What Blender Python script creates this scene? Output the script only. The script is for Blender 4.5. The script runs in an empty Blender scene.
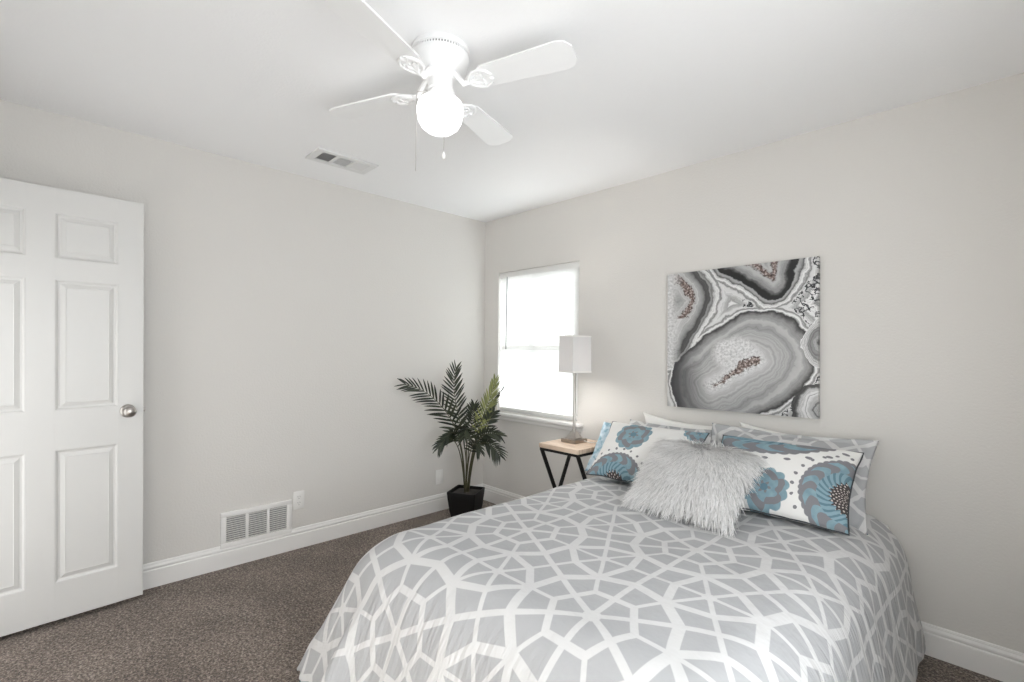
import bpy, bmesh, math, random
import numpy as np
from mathutils import Vector, Matrix, Euler, noise

S = bpy.context.scene
COL = S.collection
PI = math.pi
R = math.radians

# ------------------------------------------------------------------ camera
FPX = 485.3
YAW, ROLL = 0.80315, 0.01144
cam_d = bpy.data.cameras.new('camera')
cam = bpy.data.objects.new('camera', cam_d)
COL.objects.link(cam)
cam_d.sensor_width = 36.0
cam_d.lens = 36.0 * FPX / 1024.0
cam_d.shift_y = 10.07 / 1024.0
cam_d.clip_start = 0.02
FW = Vector((-math.sin(YAW), math.cos(YAW), 0))
RT0 = Vector((math.cos(YAW), math.sin(YAW), 0))
UP0 = Vector((0, 0, 1))
RT = RT0 * math.cos(ROLL) + UP0 * math.sin(ROLL)
UPV = -RT0 * math.sin(ROLL) + UP0 * math.cos(ROLL)
m = Matrix.Identity(4)
for i in range(3):
    m[i][0], m[i][1], m[i][2] = RT[i], UPV[i], -FW[i]
m.translation = Vector((3.2551, -2.8012, 1.30695))
cam.matrix_world = m
S.camera = cam

# ------------------------------------------------------------------ world, daylight, exposure
W = bpy.data.worlds.new('daylight')
S.world = W
W.use_nodes = True
bg = W.node_tree.nodes['Background']
bg.inputs['Color'].default_value = (0.93, 0.97, 1.0, 1)
bg.inputs['Strength'].default_value = 6.5
S.view_settings.view_transform = 'Standard'
S.view_settings.look = 'None'
S.view_settings.exposure = 0.20
S.view_settings.gamma = 1.0
S.view_settings.use_curve_mapping = False
S.cycles.use_denoising = True
S.cycles.max_bounces = 12
S.cycles.diffuse_bounces = 10
S.cycles.sample_clamp_indirect = 6.0

RX, RY, RH = 3.62, -3.20, 2.44          # room: x 0..RX, y RY..0, z 0..RH

def light(name, kind, loc, energy, color=(1, 1, 1), **kw):
    d = bpy.data.lights.new(name, kind)
    d.energy = energy
    d.color = color
    for k, v in kw.items():
        setattr(d, k, v)
    o = bpy.data.objects.new(name, d)
    COL.objects.link(o)
    o.location = loc
    return o

sun = light('sun', 'SUN', (2.5, 2, 3), 18.0, (1, 0.985, 0.96), angle=R(1.0))
sun.rotation_euler = Vector((-0.15, -0.12, -0.10)).to_track_quat('-Z', 'Y').to_euler()
# unseen fill light: added window behind the camera, added lamp in the doorway
WIN_B = (-2.85, -1.45, 0.75, 2.00)      # y0 y1 z0 z1 of the added fill window
def portal(name, loc, facing, sx, sy):      # tells the renderer where the sky comes in
    o = light(name, 'AREA', loc, 1, (1, 1, 1), shape='RECTANGLE', size=sx, size_y=sy)
    o.rotation_euler = Vector(facing).to_track_quat('-Z', 'Z').to_euler()
    o.data.cycles.is_portal = True
portal('fill_window_portal', (RX + .08, (WIN_B[0] + WIN_B[1]) / 2, (WIN_B[2] + WIN_B[3]) / 2), (-1, 0, 0), WIN_B[1] - WIN_B[0], WIN_B[3] - WIN_B[2])
portal('bed_window_portal', (.614, .135, 1.381), (0, -1, 0), .868, 1.182)
dw = light('doorway_fill', 'AREA', (0.56, RY - 0.05, 0.9), 6.5, (0.98, 0.985, 0.985), shape='RECTANGLE', size=0.7, size_y=1.6)  # area lamp added as fill, out of view
dw.rotation_euler = Vector((0, 1, 0)).to_track_quat('-Z', 'Z').to_euler()

# ------------------------------------------------------------------ node helpers
class X:
    """a value in a shader node tree; arithmetic on it adds Math nodes"""
    def __init__(s, t, k): s.t, s.k = t, k
    def _m(s, op, *a):
        n = s.t.nodes.new('ShaderNodeMath'); n.operation = op
        for i, v in enumerate((s,) + a):
            if isinstance(v, X): s.t.links.new(v.k, n.inputs[i])
            else: n.inputs[i].default_value = float(v)
        return X(s.t, n.outputs[0])
    def __add__(s, o): return s._m('ADD', o)
    __radd__ = __add__
    def __sub__(s, o): return s._m('SUBTRACT', o)
    def __rsub__(s, o): return (s * -1) + o
    def __mul__(s, o): return s._m('MULTIPLY', o)
    __rmul__ = __mul__
    def __truediv__(s, o): return s._m('DIVIDE', o)
    def __neg__(s): return s * -1
    def sin(s): return s._m('SINE')
    def cos(s): return s._m('COSINE')
    def abs(s): return s._m('ABSOLUTE')
    def sqrt(s): return s._m('SQRT')
    def min(s, o): return s._m('MINIMUM', o)
    def max(s, o): return s._m('MAXIMUM', o)
    def lt(s, o): return s._m('LESS_THAN', o)
    def gt(s, o): return s._m('GREATER_THAN', o)
    def wrap(s, a, b): return s._m('WRAP', b, a)     # Blender order: value, max, min
    def ping(s, a): return s._m('PINGPONG', a)
    def clamp01(s): return s.max(0).min(1)
    def step(s, e, soft): return ((e - s) / soft + 0.5).clamp01()   # 1 where s < e
def hyp(x, y): return (x * x + y * y).sqrt()
def atan2(y, x): return y._m('ARCTAN2', x)
def seg(px, py, ax, ay, bx, by):
    dx, dy = bx - ax, by - ay
    l2 = dx * dx + dy * dy
    t = (((px - ax) * dx + (py - ay) * dy) / l2).clamp01()
    return hyp(px - ax - t * dx, py - ay - t * dy)

class Mat:
    def __init__(s, name, color=(.8, .8, .8), rough=.6, metal=0.0, **kw):
        s.m = bpy.data.materials.new(name); s.m.use_nodes = True
        s.t = s.m.node_tree
        s.b = s.t.nodes['Principled BSDF']
        s.b.inputs['Base Color'].default_value = (*color, 1)
        s.b.inputs['Roughness'].default_value = rough
        s.b.inputs['Metallic'].default_value = metal
        for k, v in kw.items(): s.b.inputs[k].default_value = v
    def node(s, kind, **props):
        n = s.t.nodes.new(kind)
        for k, v in props.items(): setattr(n, k, v)
        return n
    def link(s, a, b): s.t.links.new(a.k if isinstance(a, X) else a, b)
    def coord(s, which='Object'):
        n = s.node('ShaderNodeTexCoord'); sp = s.node('ShaderNodeSeparateXYZ')
        s.link(n.outputs[which], sp.inputs[0])
        return n.outputs[which], X(s.t, sp.outputs[0]), X(s.t, sp.outputs[1]), X(s.t, sp.outputs[2])
    def noise(s, vec, scale, detail=2, rough=.5, out='Fac'):
        n = s.node('ShaderNodeTexNoise')
        n.inputs['Scale'].default_value = scale; n.inputs['Detail'].default_value = detail
        n.inputs['Roughness'].default_value = rough
        if vec is not None: s.link(vec, n.inputs['Vector'])
        return X(s.t, n.outputs[out])
    def mix(s, f, a, b):
        n = s.node('ShaderNodeMix', data_type='RGBA')
        if isinstance(f, X): s.link(f, n.inputs[0])
        else: n.inputs[0].default_value = f
        for v, k in ((a, 6), (b, 7)):
            if isinstance(v, tuple): n.inputs[k].default_value = (*v[:3], 1)
            else: s.link(v, n.inputs[k])
        return n.outputs[2]
    def ramp(s, f, stops, interp='LINEAR'):
        n = s.node('ShaderNodeValToRGB'); cr = n.color_ramp; cr.interpolation = interp
        while len(cr.elements) > 1: cr.elements.remove(cr.elements[-1])
        for i, (p, c) in enumerate(stops):
            e = cr.elements[0] if i == 0 else cr.elements.new(p)
            e.position = p
            c = c if isinstance(c, tuple) else (c, c, c)
            e.color = (*c, 1)
        s.link(f, n.inputs[0])
        return n.outputs[0]
    def color(s, sock): s.link(sock, s.b.inputs['Base Color'])
    def bump(s, h, strength=.3, dist=.01):
        n = s.node('ShaderNodeBump')
        n.inputs['Strength'].default_value = strength; n.inputs['Distance'].default_value = dist
        s.link(h, n.inputs['Height']); s.link(n.outputs[0], s.b.inputs['Normal'])

def wall_paint(name, col, strength):
    M = Mat(name, col, .75)
    v, *_ = M.coord()
    M.bump(M.noise(v, 95, 3, .6), strength, .004)
    return M.m
M_WALL = wall_paint('greige_wall_paint', (.675, .657, .630), .35)
M_CEIL = wall_paint('ceiling_paint', (.885, .885, .89), .25)
M_TRIM = Mat('white_trim_paint', (.80, .79, .775), .38).m
M_DOOR = Mat('white_door_paint', (.645, .638, .622), .42).m
M_FAN = Mat('white_enamel', (.85, .85, .85), .38).m
M_PLASTIC = Mat('white_plastic', (.80, .79, .77), .35).m
M_VENT = Mat('vent_enamel', (.74, .74, .735), .45).m
M_DARK = Mat('dark_recess', (.05, .05, .05), .8).m
M_DUCT = Mat('duct_shade', (.10, .10, .10), .8).m  # sheet colour standing for the shade behind the ceiling louvres
M_DUCT2 = Mat('grey_duct_shade', (.26, .26, .26), .8).m  # lighter shade colour for the sheet behind the wall louvres
M_NICKEL = Mat('brushed_nickel', (.48, .455, .43), .3, 1.0).m
M_BLACK = Mat('black_metal', (.008, .0075, .0075), .5, **{'Specular IOR Level': .3}).m
M_POT = Mat('black_pot', (.006, .0055, .0055), .5, **{'Specular IOR Level': .25}).m
M_VINYL = Mat('window_vinyl', (.8, .8, .8), .4).m
M_WHITEFAB = Mat('white_cotton', (.80, .79, .765), .9).m
M_MATTRESS = Mat('mattress_ticking', (.75, .75, .74), .9).m
M_TEAL = Mat('teal_lining', (.10, .19, .255), .85).m

def mk_carpet():
    M = Mat('brown_carpet', (.15, .12, .1), .95)
    v, *_ = M.coord()
    n1 = M.noise(v, 105, 3, .75); n2 = M.noise(v, 4, 4, .6); n3 = M.noise(v, 42, 2, .6)
    f = (n1 - .5) * 3.4 + .5 + (n2 - .5) * .6 + (n3 - .5) * .9
    M.color(M.ramp(f, [(0.0, (.035, .024, .018)), (.35, (.105, .078, .060)), (.62, (.20, .156, .126)), (1.0, (.40, .335, .285))]))
    M.bump(n1 + n3 * .6, .8, .012)
    M.b.inputs['Sheen Weight'].default_value = .15
    return M.m
M_CARPET = mk_carpet()

def mk_wood():
    M = Mat('pale_oak', (.6, .45, .33), .5)
    v, x, y, z = M.coord()
    mp = M.node('ShaderNodeMapping'); mp.inputs['Scale'].default_value = (3, 40, 3)
    M.link(v, mp.inputs[0])
    n = M.noise(mp.outputs[0], 1.6, 4, .6)
    M.color(M.ramp(n, [(.3, (.40, .29, .21)), (.5, (.60, .46, .35)), (.7, (.70, .57, .45))]))
    return M.m
M_WOOD = mk_wood()

# white lattice of twelve-armed stars over grey: the duvet and sham print
LS = 0.61
def lattice_color(M, ox, oy, k=1.0):
    u = M.node('ShaderNodeUVMap')
    sp = M.node('ShaderNodeSeparateXYZ'); M.link(u.outputs[0], sp.inputs[0])
    v3 = u.outputs[0]
    wob = 0.004
    nx = (M.noise(v3, 3.1, 1) - .5) * wob * 3
    cm = M.node('ShaderNodeMapping'); cm.inputs['Location'].default_value = (7.3, 2.1, 0); M.link(v3, cm.inputs[0])
    ny = (M.noise(cm.outputs[0], 3.1, 1) - .5) * wob * 3
    px = (X(M.t, sp.outputs[0]) - ox) / k + nx
    py = (X(M.t, sp.outputs[1]) - oy) / k + ny
    Wd, Hd = LS * math.sqrt(3), LS
    ax, ay = px.wrap(-Wd / 2, Wd / 2), py.wrap(-Hd / 2, Hd / 2)
    bx, by = (px - Wd / 2).wrap(-Wd / 2, Wd / 2), (py - Hd / 2).wrap(-Hd / 2, Hd / 2)
    ra, rb = hyp(ax, ay), hyp(bx, by)
    sel = ra.lt(rb)
    qx = bx + sel * (ax - bx); qy = by + sel * (ay - by)
    r = ra.min(rb)
    a = atan2(qy, qx).ping(R(60))
    a = a.min(R(60) - a)                     # 0..30 degrees
    wx, wy = r * a.cos(), r * a.sin()
    c30, s30 = math.cos(R(30)), .5
    T = LS / math.sqrt(3)
    F = (LS / 2 * c30, LS / 2 * s30)
    O = (T - .1 * .5, .1 * c30)
    lines = [((.125, 0), (.108 * c30, .108 * s30), .0105),
             ((0, 0), F, .0095), ((.122, 0), (T, 0), .0068),
             ((.217, 0), (.217 * c30, .217 * s30), .0150),
             ((.217, 0), O, .0125), ((T, 0), F, .0072), ((T, 0), (T + .01, 0), .020), ((0, 0), (.005, 0), .021)]
    f = None
    for (p, q, w) in lines:
        s = seg(wx, wy, *p, *q).step(w, .0022)
        f = s if f is None else f.max(s)
    weave = M.noise(v3, 900, 1)
    g = M.mix(weave, (.375, .379, .389), (.412, .416, .426))
    return M.mix(f, g, (.595, .595, .592))
def mk_lattice(name, ox, oy, k=1.0):
    M = Mat(name, rough=.85)
    M.color(lattice_color(M, ox, oy, k))
    v, *_ = M.coord()
    M.bump(M.noise(v, 14, 3, .55), .25, .02)
    return M.m
HUB = (2.470, -1.737)
def mk_duvet():
    M = Mat('star_lattice_cotton', rough=.85)
    M.color(lattice_color(M, *HUB, 1.03))
    u = M.node('ShaderNodeUVMap'); sp = M.node('ShaderNodeSeparateXYZ'); M.link(u.outputs[0], sp.inputs[0])
    ux, uy = X(M.t, sp.outputs[0]), X(M.t, sp.outputs[1])
    def stretched(sx, sy):
        mp = M.node('ShaderNodeMapping'); mp.inputs['Scale'].default_value = (sx, sy, 1); M.link(u.outputs[0], mp.inputs[0])
        return M.noise(mp.outputs[0], 1.0, 3, .55)
    foot = ((-1.86 - uy) / .14).clamp01()                       # gathers where the cloth hangs
    side = ((1.56 - ux) / .12).clamp01().max(((ux - 2.84) / .12).clamp01())
    h = stretched(30, 3.5) * foot + stretched(3.5, 30) * side * (1 - foot * .6) + M.noise(u.outputs[0], 13, 3, .55) * .35
    M.bump(h, .75, .022)
    return M.m
M_DUVET = mk_duvet()
M_SHAM = mk_lattice('sham_lattice_cotton', .06, .03, .9)

TEAL, TEALD, GREY, BRN, IVORY = (.215, .33, .385), (.11, .20, .25), (.20, .20, .215), (.055, .045, .045), (.74, .735, .72)
def mk_medallion(name, rosettes, halves):
    M = Mat(name, IVORY, .85)
    u = M.node('ShaderNodeUVMap'); sp = M.node('ShaderNodeSeparateXYZ'); M.link(u.outputs[0], sp.inputs[0])
    px, py = X(M.t, sp.outputs[0]), X(M.t, sp.outputs[1])
    wn = (M.noise(u.outputs[0], 22, 2) - .5) * .012
    px = px + wn; py = py - wn
    tw = M.noise(u.outputs[0], 30, 3)
    teal = M.mix(tw, TEALD, (.29, .42, .47))
    col = IVORY
    for (cx, cy, rr) in rosettes:
        x, y = px - cx, py - cy
        r, a = hyp(x, y), atan2(y, x)
        edge = r - (a * 5.5).sin().abs() * (.13 * rr)
        k = 1.0 / rr
        inner = (a * 6 + (r * 4.5 * k).sin() * 2.2).sin() * .6 + (r * 11 * k + .6).sin() * .75
        c = M.mix(inner.gt(.12), teal, GREY)
        c = M.mix((r * k).lt(.16), c, TEALD)
        col = M.mix(edge.step(rr * .88, .003), col, c)
    for (cx, cy, rr, sx) in halves:
        x, y = (px - cx) * sx, py - cy
        r, a = hyp(x, y), atan2(y, x)
        k = 1.0 / rr
        # dots round the rim
        da = (a * (26 / (2 * PI))).wrap(-.5, .5) * (2 * PI / 26) * r
        dots = hyp(da, (r - rr * 1.16)).lt(rr * .042)
        col = M.mix(dots, col, GREY)
        hooks = (a * 13 + (r * 10.5 * k - 6.5).sin() * 2.4).sin()
        band = M.mix(hooks.gt(.12), GREY, teal)
        band = M.mix((r * k).lt(.66), band, M.mix((a * 26 + r * 30 * k).sin().gt(.2), TEAL, TEALD))
        core = M.mix(((a * 22).sin() * (r * 60 * k).sin()).gt(.45), BRN, (.5, .45, .42))
        c = M.mix((r * k + (a * 13).sin().abs() * .08).lt(.46), band, core)
        c = M.mix((r * k).gt(.94), c, GREY)
        tooth = r - (a * 22).sin().abs() * rr * .03
        col = M.mix(tooth.step(rr, .003), col, c)
    if not isinstance(col, tuple): M.color(col)
    v, *_ = M.coord()
    M.bump(M.noise(v, 16, 3, .55), .25, .02)
    return M.m
M_PRINT_R = mk_medallion('medallion_print', [(-.02, -.10, .098)], [(.285, -.06, .175, 1.0), (-.09, .262, .19, .60)])
M_PRINT_L = mk_medallion('medallion_print_turned', [(-.075, .070, .105), (.245, .17, .075)], [(-.11, -.225, .165, .95)])

def mk_paleblue():
    M = Mat('pale_blue_cotton', (.42, .55, .63), .85)
    v, *_ = M.coord()
    n = M.noise(v, 26, 3)
    M.color(M.ramp(n, [(.42, (.22, .36, .44)), (.5, (.40, .52, .60)), (.62, (.55, .64, .70))]))
    return M.m
M_PALEBLUE = mk_paleblue()

def mk_fur():
    M = Mat('grey_faux_fur', (.6, .6, .6), .8)
    u = M.node('ShaderNodeUVMap'); sp = M.node('ShaderNodeSeparateXYZ'); M.link(u.outputs[0], sp.inputs[0])
    rnd = X(M.t, sp.outputs[0])
    M.color(M.ramp(rnd, [(0, (.58, .575, .57)), (.35, (.76, .755, .75)), (1, (.88, .875, .87))]))
    return M.m
M_FUR = mk_fur()
M_FURBASE = Mat('fur_backing', (.50, .495, .49), .9).m

def mk_shade():
    M = Mat('lamp_shade_linen', (.70, .695, .695), .9)
    v, *_ = M.coord()
    tr = M.node('ShaderNodeBsdfTranslucent'); tr.inputs[0].default_value = (.72, .70, .69, 1)
    mx = M.node('ShaderNodeMixShader'); mx.inputs[0].default_value = .15
    out = M.t.nodes['Material Output']
    M.link(M.b.outputs[0], mx.inputs[1]); M.link(tr.outputs[0], mx.inputs[2]); M.link(mx.outputs[0], out.inputs[0])
    return M.m
M_SHADE = mk_shade()
def mk_slat():
    M = Mat('blind_slat_vinyl', (.82, .815, .80), .55)
    tr = M.node('ShaderNodeBsdfTranslucent'); tr.inputs[0].default_value = (.85, .85, .84, 1)
    mx = M.node('ShaderNodeMixShader'); mx.inputs[0].default_value = .15
    out = M.t.nodes['Material Output']
    M.link(M.b.outputs[0], mx.inputs[1]); M.link(tr.outputs[0], mx.inputs[2]); M.link(mx.outputs[0], out.inputs[0])
    return M.m
M_SLAT = mk_slat()
def mk_glass():
    M = Mat('window_glass')
    g = M.node('ShaderNodeBsdfGlass'); g.inputs['IOR'].default_value = 1.02; g.inputs['Roughness'].default_value = 0
    t = M.node('ShaderNodeBsdfTransparent'); t.inputs[0].default_value = (.93, .95, .95, 1)
    gl = M.node('ShaderNodeBsdfGlossy'); gl.inputs['Roughness'].default_value = .02
    mx = M.node('ShaderNodeMixShader'); mx.inputs[0].default_value = .06
    M.link(t.outputs[0], mx.inputs[1]); M.link(gl.outputs[0], mx.inputs[2])
    M.link(mx.outputs[0], M.t.nodes['Material Output'].inputs[0])
    M.t.nodes.remove(g)
    return M.m
M_GLASS = mk_glass()
def mk_emit(name, col, st):
    M = Mat(name, (.9, .9, .9), .3)
    M.b.inputs['Emission Color'].default_value = (*col, 1)
    M.b.inputs['Emission Strength'].default_value = st
    return M.m
M_GLOBE = mk_emit('lit_opal_glass', (.985, .99, 1), 1.7)
M_BULB = mk_emit('lit_bulb', (1, .96, .91), 230.0)

def mk_leaf(name, c0, c1):
    M = Mat(name, c0, .45)
    u = M.node('ShaderNodeUVMap'); sp = M.node('ShaderNodeSeparateXYZ'); M.link(u.outputs[0], sp.inputs[0])
    M.color(M.mix(X(M.t, sp.outputs[0]), c0, c1))
    return M.m
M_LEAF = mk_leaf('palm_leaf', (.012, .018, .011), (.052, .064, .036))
M_LEAFY = mk_leaf('yellow_green_leaf', (.10, .12, .035), (.32, .34, .12))  # yellowish leaflets of a single frond
M_STALK = mk_leaf('palm_stalk', (.035, .032, .016), (.10, .095, .042))
M_SOIL = Mat('dark_moss', (.05, .045, .04), .95).m

def mk_agate():
    M = Mat('agate_print', (.5, .5, .5), .35)
    u = M.node('ShaderNodeUVMap'); sp = M.node('ShaderNodeSeparateXYZ'); M.link(u.outputs[0], sp.inputs[0])
    uv = u.outputs[0]
    def off(dx, dy):
        c = M.node('ShaderNodeMapping'); c.inputs['Location'].default_value = (dx, dy, 0); M.link(uv, c.inputs[0]); return c.outputs[0]
    n1 = M.noise(uv, 4.2, 5, .58) - .5; n2 = M.noise(off(5.2, 1.3), 4.2, 5, .58) - .5
    fine = M.noise(off(2, 9), 34, 3, .6) - .5
    ux, uy = X(M.t, sp.outputs[0]), X(M.t, sp.outputs[1])
    px, py = ux + n1 * .15, uy + n2 * .15
    def bands(d, scale, seed, detail=4):
        n = M.node('ShaderNodeTexNoise', noise_dimensions='1D')
        n.inputs['Scale'].default_value = scale; n.inputs['Detail'].default_value = detail; n.inputs['Roughness'].default_value = .7
        M.link(d + seed + fine * .006, n.inputs['W'])
        return X(M.t, n.outputs['Fac'])
    def mult(c, f, lo, hi):
        n = M.node('ShaderNodeMix', data_type='RGBA', blend_type='MULTIPLY'); n.inputs[0].default_value = 1
        M.link(c, n.inputs[6]); M.link(M.ramp(f, [(lo[0], lo[1]), (hi[0], hi[1])]), n.inputs[7])
        return n.outputs[2]
    d1 = seg(px, py, .33, .17, .62, .36) - (px - .5) * .06
    d2 = seg(px, py, .50, 1.06, .74, .885).min(seg(px, py, .74, .885, .80, 1.1))
    d3 = seg(px, py, .02, 1.02, .20, .80).min(seg(px, py, .20, .80, -.02, .46))
    d4 = hyp(px - 1.03, (py - .47) * .8)
    d5 = hyp(px - 1.03, py - .06)
    w1, w2, w3 = d1 - .325, d2 - .165, d3 - .185
    w = w1.min(w2).min(w3)
    # the flowing white, grey and black bands between the stones
    base = M.ramp(w, [(0, .75), (.012, .80), (.022, .10), (.030, .62), (.06, .78), (.075, .30), (.085, .72), (.115, .80), (.13, .22), (.15, .70), (.2, .55), (.26, .80), (.4, .6)])
    base = mult(base, bands(w, 34, 3.1), (.34, .28), (.52, 1.0))
    sq = M.noise(off(3, 3), 7.5, 5, .62)
    base = M.mix((sq - .5).abs().lt(.018) * w.gt(.035) * ux.gt(.55), base, (.03, .03, .035))
    crys = M.noise(off(1, 4), 62, 2, .7)
    brown = M.ramp(crys, [(.35, (.035, .022, .02)), (.5, (.17, .12, .105)), (.63, (.52, .44, .41))])
    druzy = M.ramp(crys, [(.3, .40), (.6, .72)])
    c1 = M.ramp(d1, [(0, .50), (.07, .56), (.13, .46), (.18, .42), (.22, .34), (.255, .44), (.285, .28), (.306, .12), (.318, .03), (.322, .35), (.325, .6)])
    c1 = mult(c1, bands(d1, 26, 7.7), (.30, .62), (.6, 1.08))
    white_zone = hyp((px - .50) * 1.0, (py - .40) * 1.5)
    c1 = M.mix(white_zone.step(.15, .06).max(d1.step(.05, .03)), c1, druzy)
    slit = d1 + (crys - .5) * .05 - (ux - .5) * .02
    c1 = M.mix(slit.step(.018, .012) * ux.gt(.30), c1, brown)
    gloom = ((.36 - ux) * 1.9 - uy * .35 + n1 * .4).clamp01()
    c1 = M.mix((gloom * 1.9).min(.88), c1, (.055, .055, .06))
    c2 = M.ramp(d2, [(0, .50), (.04, .42), (.075, .22), (.095, .012), (.122, .012), (.128, .40), (.14, .30), (.152, .06), (.158, .72)])
    c2 = mult(c2, bands(d2, 40, 1.3), (.32, .5), (.55, 1.05))
    c2 = M.mix((d2 + (crys - .5) * .06).step(.018, .015), c2, brown)
    c3 = M.ramp(d3, [(0, .62), (.05, .50), (.085, .25), (.11, .07), (.14, .10), (.152, .36), (.165, .12), (.172, .55), (.185, .75)])
    c3 = mult(c3, bands(d3, 40, 5.3), (.32, .5), (.55, 1.05))
    c3 = M.mix((d3 + (crys - .5) * .06).step(.022, .015) * uy.gt(.66), c3, brown)
    c3 = M.mix((ux + n2 * .1).step(.07, .08), c3, druzy)
    col = M.mix(w3.lt(0), base, c3)
    col = M.mix(w2.lt(0), col, c2)
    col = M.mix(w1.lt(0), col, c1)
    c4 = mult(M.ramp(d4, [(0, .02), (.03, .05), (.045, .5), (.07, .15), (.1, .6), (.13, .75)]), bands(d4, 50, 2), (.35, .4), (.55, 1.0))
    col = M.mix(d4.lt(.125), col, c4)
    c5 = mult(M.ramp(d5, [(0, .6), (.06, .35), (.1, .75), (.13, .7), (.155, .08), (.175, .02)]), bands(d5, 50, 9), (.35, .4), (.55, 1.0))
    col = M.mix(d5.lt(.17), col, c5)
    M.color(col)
    return M.m
M_AGATE = mk_agate()

# ------------------------------------------------------------------ object helpers
def props(o, label=None, cat=None, group=None, kind=None):
    for k, v in (('label', label), ('category', cat), ('group', group), ('kind', kind)):
        if v: o[k] = v
    return o
def thing(name, label, cat, loc=(0, 0, 0), rz=0.0, group=None):
    o = bpy.data.objects.new(name, None); COL.objects.link(o)
    o.empty_display_size = .1
    o.location = loc; o.rotation_euler = (0, 0, rz)
    return props(o, label, cat, group)

class MB:
    def __init__(s):
        s.b = bmesh.new(); s.uv = s.b.loops.layers.uv.new('UVMap')
    def box(s, c, d, bev=0.0, rot=None, seg=2):
        r = bmesh.ops.create_cube(s.b, size=1)
        vs = r['verts']
        bmesh.ops.scale(s.b, vec=d, verts=vs)
        if bev > 0:
            es = list({e for v in vs for e in v.link_edges})
            rb = bmesh.ops.bevel(s.b, geom=es, offset=min(bev, min(d) * .49), segments=seg, affect='EDGES', profile=.5)
            vs = list({v for f in rb['faces'] for v in f.verts} | {v for v in vs if v.is_valid})
            vs = s._island(vs[0])
        if rot is not None:
            bmesh.ops.rotate(s.b, verts=vs, cent=(0, 0, 0), matrix=rot if isinstance(rot, Matrix) else Euler(rot).to_matrix())
        bmesh.ops.translate(s.b, vec=c, verts=vs)
        return s
    def _island(s, v0):
        seen = {v0}; st = [v0]
        while st:
            v = st.pop()
            for e in v.link_edges:
                w = e.other_vert(v)
                if w not in seen: seen.add(w); st.append(w)
        return list(seen)
    def bounds(s, x0, x1, y0, y1, z0, z1, bev=0.0):
        return s.box(((x0 + x1) / 2, (y0 + y1) / 2, (z0 + z1) / 2), (abs(x1 - x0), abs(y1 - y0), abs(z1 - z0)), bev)
    def loft(s, rings, cap0=True, cap1=True, closed=True):
        vr = [[s.b.verts.new(p) for p in ring] for ring in rings]
        n = len(vr[0])
        for a, b in zip(vr, vr[1:]):
            for i in range(n if closed else n - 1):
                j = (i + 1) % n
                s.b.faces.new((a[i], a[j], b[j], b[i]))
        if cap0: s.b.faces.new(list(reversed(vr[0])))
        if cap1: s.b.faces.new(vr[-1])
        return s
    def lathe(s, prof, c=(0, 0, 0), n=40, rot=None, caps=True):
        M3 = rot.to_matrix() if isinstance(rot, Euler) else rot
        rings = []
        for (r, z) in prof:
            ring = []
            for i in range(n):
                a = 2 * PI * i / n
                p = Vector((max(r, 1e-4) * math.cos(a), max(r, 1e-4) * math.sin(a), z))
                if M3 is not None: p = M3 @ p
                ring.append(p + Vector(c))
            rings.append(ring)
        return s.loft(rings, caps, caps)
    def tube(s, pts, r, n=10, taper=None):
        pts = [Vector(p) for p in pts]
        rings = []
        t0 = (pts[1] - pts[0]).normalized()
        u = t0.orthogonal().normalized()
        for i, p in enumerate(pts):
            t = (pts[min(i + 1, len(pts) - 1)] - pts[max(i - 1, 0)]).normalized()
            u = (u - t * u.dot(t)).normalized(); w = t.cross(u)
            rr = r if taper is None else r * (1 + (taper - 1) * i / (len(pts) - 1))
            rings.append([p + u * rr * math.cos(2 * PI * k / n) + w * rr * math.sin(2 * PI * k / n) for k in range(n)])
        return s.loft(rings)
    def bar(s, a, b, w, d, side=Vector((1, 0, 0)), bev=.001):
        a, b = Vector(a), Vector(b)
        z = (b - a).normalized(); x = (side - z * side.dot(z)).normalized(); y = z.cross(x)
        Mx = Matrix((x, y, z)).transposed()
        return s.box((a + b) / 2, (w, d, (b - a).length), bev, Mx)
    def grid(s, P, uv=None, closed_u=False):
        """P[i][j] points -> quads"""
        V = [[s.b.verts.new(p) for p in row] for row in P]
        for i in range(len(V) - 1):
            for j in range(len(V[0]) - 1):
                f = s.b.faces.new((V[i][j], V[i + 1][j], V[i + 1][j + 1], V[i][j + 1]))
                if uv is not None:
                    for l, (a, b) in zip(f.loops, ((i, j), (i + 1, j), (i + 1, j + 1), (i, j + 1))):
                        l[s.uv].uv = uv[a][b]
        return V
    def build(s, name, mat, parent=None, smooth=True, angle=35, face_up=False):
        me = bpy.data.meshes.new(name)
        bmesh.ops.recalc_face_normals(s.b, faces=s.b.faces)
        if face_up and sum(f.normal.z * f.calc_area() for f in s.b.faces) < 0:
            bmesh.ops.reverse_faces(s.b, faces=s.b.faces)
        s.b.to_mesh(me); s.b.free()
        mats = mat if isinstance(mat, (list, tuple)) else [mat]
        for k in mats: me.materials.append(k)
        o = bpy.data.objects.new(name, me); COL.objects.link(o)
        if smooth:
            me.polygons.foreach_set('use_smooth', [True] * len(me.polygons))
            if angle: me.set_sharp_from_angle(angle=R(angle))
        if parent is not None: o.parent = parent
        return o

def structure(o): o['kind'] = 'structure'; return o

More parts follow.
